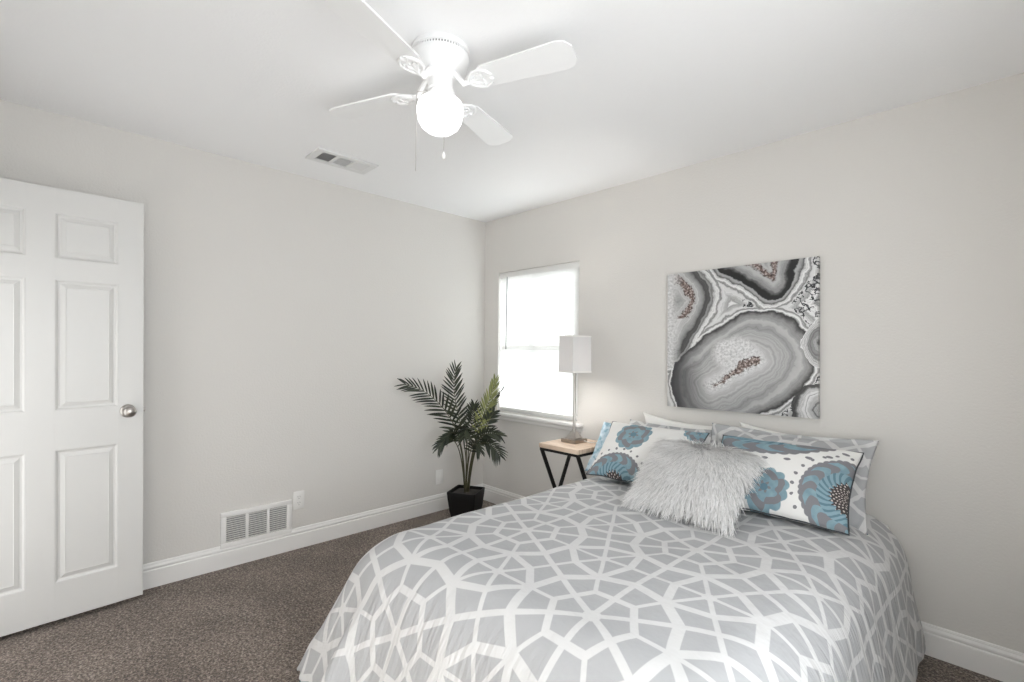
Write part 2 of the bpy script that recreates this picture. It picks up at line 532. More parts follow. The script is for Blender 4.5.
# ------------------------------------------------------------------ room shell
WT = .14
structure(MB().bounds(-WT, RX + WT, RY - WT - .02, WT, -.06, 0).build('floor', M_CARPET, smooth=False))
structure(MB().bounds(-WT, RX + WT, RY - WT, WT, RH, RH + .08).build('ceiling', M_CEIL, smooth=False))
structure(MB().bounds(-WT, 0, RY - WT, WT, 0, RH).build('wall_left', M_WALL, smooth=False))
WX0, WX1, WZ0, WZ1 = .18, 1.048, .79, 1.972
w = MB()
w.bounds(0, WX0, 0, WT, 0, RH); w.bounds(WX1, RX, 0, WT, 0, RH)
w.bounds(WX0, WX1, 0, WT, 0, WZ0); w.bounds(WX0, WX1, 0, WT, WZ1, RH)
structure(w.build('wall_right', M_WALL, smooth=False))
w = MB()  # window opening added out of view, for fill light
w.bounds(RX, RX + WT, RY - WT, WIN_B[0], 0, RH); w.bounds(RX, RX + WT, WIN_B[1], WT, 0, RH)
w.bounds(RX, RX + WT, WIN_B[0], WIN_B[1], 0, WIN_B[2]); w.bounds(RX, RX + WT, WIN_B[0], WIN_B[1], WIN_B[3], RH)
structure(w.build('wall_side', M_WALL, smooth=False))
DX0, DX1, DZ = .15, .95, 2.06
w = MB()
w.bounds(0, DX0, RY - WT, RY, 0, RH); w.bounds(DX0, DX1, RY - WT, RY, DZ, RH)
w.bounds(DX1, RX, RY - WT, RY, 0, RH)
structure(w.build('wall_rear', M_WALL, smooth=False))
w = MB()                                # unseen hall shell, added to close the doorway to the sky
w.bounds(-.3, 1.4, RY - 1.3, RY - 1.2, 0, RH); w.bounds(-.4, -.3, RY - 1.3, RY - WT, 0, RH); w.bounds(1.4, 1.5, RY - 1.3, RY - WT, 0, RH)
w.bounds(-.4, 1.5, RY - 1.3, RY - WT, RH, RH + .08); w.bounds(-.4, 1.5, RY - 1.3, RY - WT - .02, -.06, 0)
structure(w.build('wall_hall', M_WALL, smooth=False))

# baseboards: profile swept along each wall (d = distance off the wall, z)
BPROF = [(0, 0), (.015, 0), (.015, .092), (.0135, .096), (.0105, .098), (.0105, .101), (.0125, .105), (.0125, .112), (.009, .120), (.0075, .122), (.0075, .126), (.005, .132), (0, .134)]
def baseboard(name, fn, a, b):
    m_ = MB(); m_.loft([[fn(t, d, z) for d, z in BPROF] for t in (a, b)])
    return structure(m_.build(name, M_TRIM, angle=20))
baseboard('baseboard_left', lambda t, d, z: Vector((d, t, z)), 0, RY)
baseboard('baseboard_right', lambda t, d, z: Vector((t, -d, z)), 0, RX)
baseboard('baseboard_side', lambda t, d, z: Vector((RX - d, t, z)), 0, RY)

# ------------------------------------------------------------------ window and blind
win = bpy.data.objects.new('window_1', None); COL.objects.link(win); structure(win)
win.location = (WX0, .1, WZ0)
def wloc(o):
    o.parent = win; o.matrix_parent_inverse = Matrix.Translation(win.location).inverted(); return o
fr = MB(); fy0, fy1, ft = .054, .112, .045
fr.bounds(WX0, WX0 + .018, fy0, fy1, WZ0, WZ1, .004); fr.bounds(WX1 - .07, WX1, fy0, fy1, WZ0, WZ1, .004)
fr.bounds(WX0 + .018, WX1 - .07, fy0, fy1, WZ0, WZ0 + ft, .004); fr.bounds(WX0 + .018, WX1 - .07, fy0, fy1, WZ1 - .075, WZ1, .004)
zm = 1.335
wloc(fr.build('window_frame', M_VINYL))
wloc(MB().bounds(WX0 + .018, WX1 - .07, fy0 + .005, fy1 - .005, zm - .03, zm + .03, .004).build('meeting_rail', M_VINYL))
wloc(MB().bounds((WX0 + WX1) / 2 - .035, (WX0 + WX1) / 2 - .013, fy0 - .001, fy1 - .012, WZ0 + ft, WZ1 - ft, .003).build('muntin', M_VINYL))
wloc(MB().bounds(WX0 + .018, WX1 - .07, .081, .085, WZ0 + ft, WZ1 - .075).build('pane', M_GLASS, smooth=False))
sl = MB()
sl.bounds(WX0 - .025, WX1 + .055, -.048, .075, WZ0 - .026, WZ0 - .002, .006)
o = wloc(sl.build('window_sill', M_TRIM))
sa = MB()
sa.loft([[Vector((t, -d, z)) for d, z in ((0, 0), (.010, .0), (.014, .006), (.014, .022), (.020, .032), (.020, .037), (0, .037))] for t in (WX0 - .012, WX1 + .042)])
for v in sa.b.verts: v.co.z += WZ0 - .063
wloc(sa.build('window_apron', M_TRIM, angle=20))

bl = thing('window_blind', 'white horizontal slat blind drawn down over the window, glowing with daylight', 'blind', ((WX0 + WX1) / 2, .035, WZ1))
bw = WX1 - WX0 - .012
MB().box((0, 0, -.018), (bw, .034, .032), .003).build('headrail', M_SLAT, bl)
MB().box((0, -.022, -.025), (bw + .004, .006, .048), .002).build('valance', M_SLAT, bl)
sm = MB(); zt, zb, pitch = -.052, WZ0 - WZ1 + .052, .0215
nsl = int((zt - zb) / pitch) + 1
for i in range(nsl):
    z = zt - i * pitch
    P = []
    for sx in (-bw / 2, bw / 2):
        row = []
        for k in range(5):
            q = (k / 4 - .5) * .0265
            cu = .0018 * (1 - (2 * k / 4 - 1) ** 2)
            ang = R(69)
            row.append(Vector((sx, -q * math.cos(ang) - cu * math.sin(ang), z + q * math.sin(ang) + cu * math.cos(ang))))
        P.append(row)
    sm.grid(P)
so = sm.build('slats', M_SLAT, bl, angle=0)
MB().box((0, 0, zb - .022), (bw, .026, .02), .004).build('bottom_rail', M_SLAT, bl)
for k, sx in enumerate((-.27, 0.27)):
    MB().tube([(sx * 1.1, -.015, -.03), (sx * 1.1, -.015, zb - .02)], .0009, 6).build('ladder_cord', M_WHITEFAB, bl)
MB().tube([(-bw / 2 + .095, -.032, -.04), (-bw / 2 + .09, -.034, -.65)], .0048, 8).build('tilt_wand', Mat('backlit_wand_grey', (.30, .30, .30), .4).m, bl)  # wand greyed, its backlit look is put into the colour

# ------------------------------------------------------------------ door
door = bpy.data.objects.new('door_1', None); COL.objects.link(door); structure(door)
DWD, DH, DT = .762, 2.015, .035
p_edge = Vector((.120, -2.4228, .028))
p_hinge = Vector((.120 + math.sin(R(3.56)) * DWD, -2.4228 - math.cos(R(3.56)) * DWD, .028 - math.sin(R(.42)) * DWD))
ang = math.atan2((p_edge - p_hinge).y, (p_edge - p_hinge).x)
door.location = p_hinge
door.rotation_euler = (0, R(-.42), ang)       # a hair out of plumb, as hung
# local: x from hinge to free edge, z up, visible face is local -y
st, mu, pw = .102, .098, .230
xs = [(st, st + pw), (st + pw + mu, DWD - st)]
zs = [(.175, .795), (.98, 1.590), (1.687, 1.900)]
dm = MB()
for x0, x1 in ((0, st), (st + pw, st + pw + mu), (DWD - st, DWD)): dm.bounds(x0, x1, -DT / 2, DT / 2, 0, DH, .0015)
for z0, z1 in ((0, zs[0][0]), (zs[0][1], zs[1][0]), (zs[1][1], zs[2][0]), (zs[2][1], DH)):
    for x0, x1 in xs: dm.bounds(x0 - .001, x1 + .001, -DT / 2 + .0002, DT / 2 - .0002, z0, z1)
for x0, x1 in xs:
    for z0, z1 in zs:
        for sgn in (-1, 1):
            steps = [(0, 0), (.004, .001), (.010, .0075), (.015, .0085), (.018, .0085), (.021, .0065), (.036, .0015), (.038, .0028)]
            rings = [[Vector((x, sgn * (DT / 2 - dp), z)) for x, z in ((x0 + i, z0 + i), (x1 - i, z0 + i), (x1 - i, z1 - i), (x0 + i, z1 - i))] for i, dp in steps]
            dm.loft(rings, False, True)
dl = dm.build('door_leaf', M_DOOR, door, angle=12)
KX, KZ = DWD - .064, .955
kn = thing('door_knob', None, None); kn.parent = door
del kn
bpy.data.objects.remove(bpy.data.objects['door_knob'])
rx = Euler((R(90), 0, 0))
kb = MB(); kb.lathe([(0, 0), (.032, 0), (.033, .003), (.030, .008), (.014, .011), (.0115, .016), (.0115, .030), (.016, .034), (.025, .042), (.0275, .052), (.025, .062), (.016, .068), (0, .070)], (KX, -DT / 2, KZ), 32, rx)
kb.build('door_knob', M_NICKEL, door, angle=50)
MB().bounds(DWD - .001, DWD + .0012, -.0125, .0125, KZ - .028, KZ + .028, .0005).bounds(DWD, DWD + .010, -.006, .006, KZ - .010, KZ + .010, .002).build('latch', M_NICKEL, door)
for hz in (.2, 1.0, 1.82):
    MB().tube([(-.004, -DT / 2 - .004, hz - .045), (-.004, -DT / 2 - .004, hz + .045)], .006, 10).build('hinge', M_NICKEL, door)

# ------------------------------------------------------------------ ceiling fan
FX, FY = 1.742, -1.732
fan = thing('ceiling_fan', 'white four-blade ceiling fan with a lit round glass globe', 'ceiling fan', (FX, FY, RH))
MB().lathe([(0, 0), (.104, 0), (.108, -.004), (.108, -.018), (.105, -.020)], n=56).build('canopy', M_FAN, fan, angle=40)
hs = MB(); hs.lathe([(.100, -.030), (.107, -.032), (.108, -.042), (.105, -.058), (.096, -.074), (.081, -.086), (.064, -.093), (0, -.094)], n=56)
hs.build('motor_housing', M_FAN, fan, angle=50)
MB().lathe([(0, -.019), (.0985, -.019), (.0985, -.033), (0, -.033)], n=56).build('vent_band', Mat('vent_shadow', (.10, .10, .10), .7).m, fan)
fins = MB()
for i in range(60):
    a = 2 * PI * i / 60
    fins.box((.1005 * math.cos(a), .1005 * math.sin(a), -.0255), (.006, .0058, .0130), 0, (0, 0, a))
fins.build('vent_fins', M_FAN, fan)
MB().lathe([(0, -.087), (.052, -.087), (.058, -.091), (.058, -.108), (.050, -.112), (.046, -.116)], n=40).build('flywheel', M_FAN, fan, angle=40)
MB().lathe([(.040, -.110), (.046, -.114), (.046, -.152), (.041, -.157), (.041, -.164), (.050, -.168), (.052, -.190), (0, -.190)], n=40).build('switch_housing', M_FAN, fan, angle=40)
gl = MB(); gl.lathe([(.046, -.186), (.068, -.191), (.081, -.201), (.0865, -.220), (.0862, -.244), (.0815, -.268), (.070, -.290), (.050, -.306), (.025, -.315), (0, -.317)], n=48)
gl.build('light_globe', M_GLOBE, fan, angle=0)
BL_R0, BL_R1, BW = .165, .528, .125
BZL = -.142
for k in range(4):
    a = R(20.5 + 90 * k)
    rot = Matrix.Rotation(a, 3, 'Z') @ Matrix.Rotation(R(-8), 3, 'X')
    bm_ = MB()
    outline = []
    hw0, hw1 = .052, .066
    outline += [(BL_R0 + .01, -hw0 + .012), (BL_R0 + .03, -hw0)]
    outline += [(BL_R1 - .045, -hw1), (BL_R1 - .018, -hw1 + .008), (BL_R1, -hw1 + .035)]
    outline += [(BL_R1, hw1 - .035), (BL_R1 - .018, hw1 - .008), (BL_R1 - .045, hw1)]
    outline += [(BL_R0 + .03, hw0), (BL_R0 + .01, hw0 - .012), (BL_R0, hw0 - .03), (BL_R0, -hw0 + .03)]
    rings = [[rot @ Vector((x, y, z)) + Vector((0, 0, BZL)) for x, y in outline] for z in (-.003, .003)]
    bm_.loft(rings)
    bl_o = bm_.build('blade', M_FAN, fan, angle=30)
    br = MB()
    # scrolled blade iron: neck from the flywheel, then an open palmette under the blade
    def L(p): return rot @ Vector(p) + Vector((0, 0, BZL))
    neck = [Matrix.Rotation(a, 3, 'Z') @ Vector((r_, 0, z_)) for r_, z_ in ((.045, -.100), (.066, -.104), (.085, -.128), (.105, -.152), (.130, -.150), (.17, -.140))]
    br.tube(neck, .010, 10)
    for sg in (-1, 1):
        br.tube([L((.125, 0, -.012)), L((.138, sg * .022, -.010)), L((.160, sg * .040, -.008)), L((.185, sg * .043, -.008)), L((.208, sg * .030, -.008)), L((.218, sg * .012, -.008)), L((.205, sg * .003, -.008))], .0055, 8)
        br.tube([L((.145, sg * .004, -.009)), L((.165, sg * .020, -.008)), L((.185, sg * .014, -.008)), L((.180, sg * .003, -.008))], .0045, 8)
    for (x, y) in ((.18, .03), (.18, -.03), (.208, 0)):
        br.lathe([(0, 0), (.006, .0), (.006, .003), (0, .005)], L((x, y, -.008)), 10, rot @ Matrix.Rotation(PI, 3, 'X'))
    plate = [(.130, -.012), (.15, -.032), (.18, -.042), (.21, -.03), (.223, 0), (.21, .03), (.18, .042), (.15, .032), (.130, .012)]
    br.loft([[L((x, y, z)) for x, y in plate] for z in (-.0065, -.003)])
    br.build('blade_iron', M_FAN, fan, angle=40)
for (dx, dy, zl, bob) in ((-.066, -.060, -.455, False), (.012, .010, -.385, True)):
    ch = MB(); ch.tube([(dx * .55, dy * .55, -.152), (dx, dy, -.156), (dx * 1.02, dy * 1.02, -.17), (dx * 1.02, dy * 1.02, zl)], .0012, 6)
    co = ch.build('pull_chain', M_NICKEL, fan)
    if bob:
        MB().lathe([(0, 0), (.003, 0), (.0065, -.012), (.007, -.02), (.004, -.027), (0, -.029)], (dx * 1.02, dy * 1.02, zl), 14).build('pull_knob', M_PLASTIC, co)

# ------------------------------------------------------------------ ceiling vent (register)
vt = thing('ceiling_vent', 'white three-section air register set in the ceiling', 'vent', (.435, -1.515, RH), R(90))
VL, VW = .37, .20                # long axis is local x
vf = MB()
for x0, x1, y0, y1 in ((-VL / 2, VL / 2, -VW / 2, -VW / 2 + .035), (-VL / 2, VL / 2, VW / 2 - .035, VW / 2),
                       (-VL / 2, -VL / 2 + .04, -VW / 2 + .035, VW / 2 - .035), (VL / 2 - .04, VL / 2, -VW / 2 + .035, VW / 2 - .035)):
    vf.bounds(x0, x1, y0, y1, -.010, 0, .002)
cw = (VL - .08 - 2 * .016) / 3
for k in (1, 2):
    xx = -VL / 2 + .04 + k * cw + (k - 1) * .016
    vf.bounds(xx, xx + .016, -VW / 2 + .03, VW / 2 - .03, -.010, -.001, .001)
vf.build('vent_frame', M_VENT, vt, angle=30)
MB().bounds(-VL / 2 + .03, VL / 2 - .03, -VW / 2 + .03, VW / 2 - .03, -.0022, -.0004).build('duct_shade_sheet', M_DUCT, vt, smooth=False)  # flat sheet, the duct's shade is in its dark colour
for k in range(3):
    x0 = -VL / 2 + .04 + k * (cw + .016)
    lv = MB(); n = 9 if k != 1 else 10
    for i in range(n):
        if k == 1:
            y = -VW / 2 + .04 + (i + .5) * (VW - .08) / n
            lv.box((x0 + cw / 2, y, -.0062), (cw, .0095, .0012), 0, (R(10), 0, 0))
        else:
            x = x0 + (i + .5) * cw / n
            lv.box((x, 0, -.0062), (.0095, VW - .072, .0012), 0, (0, R(-40 if k == 0 else 22), 0))
    lv.build('louvre', M_VENT, vt, smooth=False)

# ------------------------------------------------------------------ return air grille on the left wall
gr = thing('return_air_grille', 'white louvred air grille low on the left wall above the baseboard', 'vent', (0, -1.838, .222), R(90))
GL, GH = .405, .212              # local x = along the wall, local -y = out of the wall
gf = MB()
fb = .030
gf.bounds(-GL / 2, GL / 2, -.012, 0, GH / 2 - fb, GH / 2, .002); gf.bounds(-GL / 2, GL / 2, -.012, 0, -GH / 2, -GH / 2 + fb, .002)
gf.bounds(-GL / 2, -GL / 2 + fb, -.012, 0, -GH / 2 + fb, GH / 2 - fb, .002); gf.bounds(GL / 2 - fb, GL / 2, -.012, 0, -GH / 2 + fb, GH / 2 - fb, .002)
gw = (GL - 2 * fb - 2 * .016) / 3
for k in (1, 2):
    xx = -GL / 2 + fb + k * gw + (k - 1) * .016
    gf.bounds(xx, xx + .016, -.012, -.001, -GH / 2 + fb, GH / 2 - fb, .001)
gf.build('grille_frame', M_TRIM, gr, angle=30)
MB().bounds(-GL / 2 + .02, GL / 2 - .02, -.0022, -.0004, -GH / 2 + .02, GH / 2 - .02).build('duct_shade_sheet', M_DUCT2, gr, smooth=False)  # flat sheet without depth, shade painted in as grey
lv = MB()
for k in range(3):
    x0 = -GL / 2 + fb + k * (gw + .016)
    for i in range(12):
        z = -GH / 2 + fb + (i + .5) * (GH - 2 * fb) / 12
        lv.box((x0 + gw / 2, -.0068, z), (gw, .0014, .0105), 0, (R(38), 0, 0))
lv.build('louvres', M_TRIM, gr, smooth=False)

# ------------------------------------------------------------------ outlets
def outlet(label, y, z, decora):
    t = thing('wall_outlet', label, 'outlet', (0, y, z), R(90), 'outlets on the left wall')
    MB().bounds(-.036, .036, -.006, 0, -.0585, .0585, .003).build('cover_plate', M_PLASTIC, t, angle=30)
    if decora:
        MB().bounds(-.0165, .0165, -.0075, -.004, -.033, .033, .0015).build('socket', M_PLASTIC, t, angle=30)
    else:
        for dz in (.02, -.02):
            s = MB(); s.lathe([(0, 0), (.0165, 0), (.0165, .002), (0, .0025)], (0, -.0055, dz), 24, Euler((R(90), 0, 0)))
            so_ = s.build('socket', M_PLASTIC, t, angle=30)
            h = MB(); h.bounds(-.0075, -.0055, -.0085, -.0078, dz - .001, dz + .008); h.bounds(.0055, .0075, -.0085, -.0078, dz - .001, dz + .008); h.bounds(-.002, .002, -.0085, -.0078, dz - .010, dz - .006)
            h.build('slots', M_DARK, so_)
    s = MB(); s.lathe([(0, 0), (.003, 0), (.002, .0012), (0, .0014)], (0, -.006, 0 if not decora else .046), 12, Euler((R(90), 0, 0)))
    s.build('screw', M_PLASTIC, t)
outlet('white duplex wall outlet just beside the louvred air grille', -1.590, .315, False)
outlet('white rectangular wall outlet behind the potted palm', -.470, .275, True)

# ------------------------------------------------------------------ side table and lamp
TX0, TX1, TY0, TY1, TZ = 1.125, 1.445, -.495, -.145, .717
tb = thing('side_table', 'small end table with pale wood top and black crossed metal legs', 'side table', ((TX0 + TX1) / 2, (TY0 + TY1) / 2, 0))
hx, hy = (TX1 - TX0) / 2, (TY1 - TY0) / 2
MB().bounds(-hx, hx, -hy, hy, TZ - .028, TZ, .002).build('table_top', M_WOOD, tb)
bf = MB(); q = .0175
for sy in (-1, 1): bf.bounds(-hx + .004, hx - .004, sy * (hy - .004) - sy * q, sy * (hy - .004), TZ - .028 - q, TZ - .028, .001)
for sx in (-1, 1): bf.bounds(sx * (hx - .004) - sx * q, sx * (hx - .004), -hy + .004 + q, hy - .004 - q, TZ - .028 - q, TZ - .028, .001)
bf.build('top_frame', M_BLACK, tb)
zb0 = TZ - .030 - q / 2
for sx in (-1, 1):
    xo = sx * (hx - .004 - q / 2)
    for sy in (-1, 1):
        MB().bar((xo, sy * (hy - .014), zb0), (xo, -sy * (hy - .014), .010), q, q * 1.15, Vector((1, 0, 0))).build('leg', M_BLACK, tb)
    MB().bounds(xo - q / 2, xo + q / 2, -hy + .004, hy - .004, 0, q, .001).build('floor_rail', M_BLACK, tb)

lp = thing('table_lamp', 'slim brushed nickel table lamp with square white fabric shade', 'lamp', (1.255, -.298, TZ))
def sq_prof(prof, rz=0):
    m_ = MB(); rings = []
    for (h, z) in prof:
        rings.append([Matrix.Rotation(rz, 3, 'Z') @ Vector((sx * h, sy * h, z)) for sx, sy in ((-1, -1), (1, -1), (1, 1), (-1, 1))])
    m_.loft(rings); return m_
sq_prof([(.057, 0), (.060, .002), (.060, .022), (.058, .024)]).build('base', Mat('aged_nickel', (.36, .32, .28), .35, 1.0).m, lp, angle=20)
sq_prof([(.040, .024), (.040, .030), (.035, .034), (.031, .044), (.021, .060), (.017, .066), (.015, .072)]).build('pedestal', M_NICKEL, lp, angle=25)
MB().lathe([(0, .068), (.014, .068), (.016, .074), (.0145, .080), (.0095, .086), (.009, .30), (.0095, .304), (.009, .308), (.009, .43), (.012, .44), (.012, .47), (0, .47)], n=24).build('stem', M_NICKEL, lp, angle=40)
SZ0, SZ1, SH, SHT = .460, .690, .076, .074
srz = R(-14)
def ring(h, z, rz=srz): return [Matrix.Rotation(rz, 3, 'Z') @ Vector((sx * h, sy * h, z)) for sx, sy in ((-1, -1), (1, -1), (1, 1), (-1, 1))]
sh = MB(); sh.loft([ring(SH, SZ0), ring(SHT, SZ1), ring(SHT - .0018, SZ1), ring(SH - .0018, SZ0), ring(SH, SZ0)], False, False)
sho = sh.build('lamp_shade', M_SHADE, lp, smooth=False)
for h, z in ((SH, SZ0), (SHT, SZ1)):
    t_ = MB(); t_.loft([ring(h + .0012, z - .005), ring(h + .0012, z + .005), ring(h - .003, z + .005), ring(h - .003, z - .005), ring(h + .0012, z - .005)], False, False)
    t_.build('shade_trim', M_WHITEFAB, sho, smooth=False)
sp_ = MB()
for c0 in (0, 1): sp_.bar(Matrix.Rotation(srz + PI / 4 + c0 * PI / 2, 3, 'Z') @ Vector((-SHT * 1.39, 0, SZ1 - .03)), Matrix.Rotation(srz + PI / 4 + c0 * PI / 2, 3, 'Z') @ Vector((SHT * 1.39, 0, SZ1 - .03)), .003, .003, Vector((0, 0, 1)), 0)
sp_.build('shade_spider', M_NICKEL, lp)
MB().lathe([(0, .47), (.010, .47), (.012, .49), (.022, .52), (.027, .545), (.022, .57), (.010, .583), (0, .586)], n=20).build('bulb', M_BULB, lp, angle=0)
cd = MB(); cd.tube([(.06, .03, .012), (.10, .035, .006), (.125, .06, .006), (.15, .13, .006), (.155, .165, .0), (.155, .175, -.10), (.155, .178, -.45)], .0028, 8)
cd.build('power_cord', M_PLASTIC, lp)

# ------------------------------------------------------------------ canvas print
cv = thing('canvas_print', 'square canvas print of grey, black and white banded agate stone', 'picture', (2.172, -.002, 1.388))
cv.rotation_euler = (0, R(-.5), 0)
cs = .405
cm_ = MB()
cm_.bounds(-cs, cs, -.032, -.0005, -cs, cs, .0015)
for f in cm_.b.faces:
    for l in f.loops: l[cm_.uv].uv = ((l.vert.co.x + cs) / (2 * cs), (l.vert.co.z + cs) / (2 * cs))
cm_.build('canvas', M_AGATE, cv, angle=30)
sb_ = MB()
for x0, x1, z0, z1 in ((-cs + .01, cs - .01, cs - .04, cs - .01), (-cs + .01, cs - .01, -cs + .01, -cs + .04), (-cs + .01, -cs + .04, -cs + .04, cs - .04), (cs - .04, cs - .01, -cs + .04, cs - .04)):
    sb_.bounds(x0, x1, -.002, .0015, z0, z1)
sb_.build('stretcher_bar', M_WOOD, cv, smooth=False)

# ------------------------------------------------------------------ bed and duvet
BX0, BX1, BY0, BY1, BZ = 1.515, 2.885, -1.90, -.03, .575
bed = thing('bed', 'double bed with mattress and base hidden under the patterned duvet', 'bed', ((BX0 + BX1) / 2, (BY0 + BY1) / 2, 0))
bhx, bhy = (BX1 - BX0) / 2, (BY1 - BY0) / 2
MB().bounds(-bhx, bhx, -bhy, bhy, .345, BZ - .012, .055).build('mattress', M_MATTRESS, bed)
MB().bounds(-bhx + .01, bhx - .01, -bhy + .01, bhy - .01, .16, .345, .02).build('box_spring', M_MATTRESS, bed)
for sx in (-1, 1):
    for sy in (-1, 1):
        MB().lathe([(.025, 0), (.03, .16)], (sx * (bhx - .09), sy * (bhy - .09), 0), 16).build('leg', M_BLACK, bed)

def cloth():
    """drape a flat sheet over the mattress: position based dynamics on a grid"""
    sp = .03
    us = np.arange(-1.05, 1.141, sp) + (BX0 + BX1) / 2
    vs = np.arange(-.10, -2.33, -sp)
    U, V = np.meshgrid(us, vs, indexing='ij')
    rng = np.random.RandomState(3)
    P = np.stack([U, V, np.full_like(U, BZ + .03)], -1)
    P[..., 2] += .004 * np.sin(U * 9 + 1) * np.sin(V * 7)
    Q = P.copy(); P0 = P.copy()
    inner = (U > BX0 + .16) & (U < BX1 - .16) & (V > BY1 - 2 + .0) & (V > BY0 + .16)
    c = np.array([(BX0 + BX1) / 2, (BY0 + BY1) / 2 + .1, BZ / 2 - .5]); h = np.array([(BX1 - BX0) / 2, (BY1 - BY0) / 2 + .1, BZ / 2 + .5])
    rad = .12
    def con(p, a, b, l, k):
        d = p[b] - p[a]; n = np.sqrt((d * d).sum(-1, keepdims=True)) + 1e-9
        q = d * (k * .5 * (n - l) / n)
        p[a] += q; p[b] -= q
    sets = []
    s_ = slice
    for off in (0, 1):
        nU, nV = U.shape
        e = (nU - off) // 2 * 2 + off
        sets.append(((s_(off, e - 1 + 0, 2), s_(None)), (s_(off + 1, e, 2), s_(None)), sp, 1.0))
        e = (nV - off) // 2 * 2 + off
        sets.append(((s_(None), s_(off, e - 1, 2)), (s_(None), s_(off + 1, e, 2)), sp, 1.0))
    nU, nV = U.shape
    for off in (0, 1):
        e = (nU - off) // 2 * 2 + off
        for A, B in (((s_(off, e - 1, 2), s_(0, nV - 1)), (s_(off + 1, e, 2), s_(1, nV))), ((s_(off, e - 1, 2), s_(1, nV)), (s_(off + 1, e, 2), s_(0, nV - 1)))):
            sets.append((A, B, sp * 1.41421, .35))
    for off in range(4):
        ia = np.arange(off, nU - 2, 4); ja = np.arange(off, nV - 2, 4)
        sets.append(((ia, s_(None)), (ia + 2, s_(None)), sp * 2, .30))
        sets.append(((s_(None), ja), (s_(None), ja + 2), sp * 2, .30))
    for it in range(330):
        vel = (P - Q) * .965
        Q = P.copy()
        P = P + vel
        P[..., 2] -= 9.8e-4 * .8
        for k in range(5):
            for A, B, l, kk in sets: con(P, A, B, l, kk)
            # rounded box
            d = P - c
            dz = np.clip(BZ - P[..., 2], 0, BZ)
            hh = np.broadcast_to(h, P.shape).copy()
            left = d[..., 0] < 0
            fade = np.clip((-.50 - P[..., 1]) / .7, 0, 1)
            hh[..., 0] += dz * np.where(left,   .02 + .36 * fade, .20)
            hh[..., 1] += dz * np.where(d[..., 1] < 0, .46, 0)
            q = np.abs(d) - (hh - rad)
            qo = np.maximum(q, 0)
            lo = np.sqrt((qo * qo).sum(-1)) + 1e-9
            inside = np.minimum(q.max(-1), 0)
            sd = lo + inside - rad
            n = qo / lo[..., None] * np.sign(d)
            deep = q.max(-1) <= 0
            if deep.any():
                n[deep] = np.array([0, 0, 1.0])
            th = .016
            pen = np.maximum(th - sd, 0)
            hit = pen > 0
            P += n * pen[..., None]
            P[hit] = P[hit] + (Q[hit] - P[hit]) * (.10 * (1 - np.abs(n[hit]) * 1.0).clip(0, 1))
            P[..., 1] = np.minimum(P[..., 1], -.035)
            if it > 170: P[..., 0] = np.maximum(P[..., 0], 1.405 + (P[..., 1] < -.52) * -9)
            P[..., 2] = np.maximum(P[..., 2], .02)
            P[inner, :2] += (P0[inner, :2] - P[inner, :2]) * .15
    return U, V, P
U, V, P = cloth()
def duvet_mesh(name, mat, parent, i0, i1, j0, j1, puff, lower, mats2=None):
    m_ = MB()
    N = np.cross(np.gradient(P, axis=1), np.gradient(P, axis=0))
    N /= np.linalg.norm(N, axis=-1, keepdims=True)
    if N[P.shape[0] // 2, 10, 2] < 0: N = -N
    G = P + N * puff
    if lower:
        G = G.copy(); G[..., 2] -= lower
    pts = [[Vector(G[i, j]) for j in range(j0, j1)] for i in range(i0, i1)]
    uv = [[(U[i, j], V[i, j]) for j in range(j0, j1)] for i in range(i0, i1)]
    V_ = m_.grid(pts, uv)
    cut = []
    rr_, ue, ve = .42, U.min(), V.min()
    for i, row in enumerate(V_):
        for j, v in enumerate(row):
            u0, v0 = uv[i][j]
            du = max(0, ue + rr_ - u0, u0 - (U.max() - rr_)); dv_ = max(0, ve + rr_ - v0)
            if math.hypot(du, dv_) > rr_ + .012: cut.append(v)
    bmesh.ops.delete(m_.b, geom=cut, context='VERTS')
    o = m_.build(name, mat, parent, angle=0, face_up=True)
    return o
dv = thing('duvet', 'grey duvet with white geometric star lattice spread over the bed', 'duvet', ((BX0 + BX1) / 2, (BY0 + BY1) / 2, 0))
def rebase(o, root):
    o.parent = root; o.matrix_parent_inverse = Matrix.Translation(root.location).inverted(); return o
nU, nV = U.shape
puff = np.zeros((nU, nV, 1))
for i in range(nU):
    for j in range(nV):
        p = Vector((U[i, j] * 2.2, V[i, j] * 2.2, .3))
        puff[i, j, 0] = .012 + .016 * noise.noise(p) + .005 * noise.noise(p * 3.1)
        du = max(0, BX0 - U[i, j], U[i, j] - BX1); dv_ = max(0, BY0 - V[i, j])     # how far it hangs past the mattress
        hang = min(1, math.hypot(du, dv_) / .30)
        if hang > 0:                       # gathers running down the drop
            along = math.atan2(dv_, du) * .35 * (1 if U[i, j] > 2.2 else -1) + (U[i, j] if dv_ > du else V[i, j])
            puff[i, j, 0] += hang * (.026 * noise.noise(Vector((along * 7, hang * .7, 2.5))) + (.015) * noise.noise(Vector((along * 17, hang * .9, 7.5))))
shell = rebase(duvet_mesh('duvet_cover', [M_DUVET, M_TEAL], None, 0, nU, 0, nV, puff, 0), dv)
sd = shell.modifiers.new('thickness', 'SOLIDIFY'); sd.thickness = .012; sd.offset = -1; sd.material_offset = 1; sd.material_offset_rim = 0
ss = shell.modifiers.new('smooth', 'SUBSURF'); ss.levels = 1; ss.render_levels = 2
lin = rebase(duvet_mesh('duvet_lining', M_TEAL, None, 2, nU - 2, nV - 16, nV, np.full((nU, nV, 1), -.016), .048), dv)
lin['label'] = 'teal underside showing below the hem at the foot'

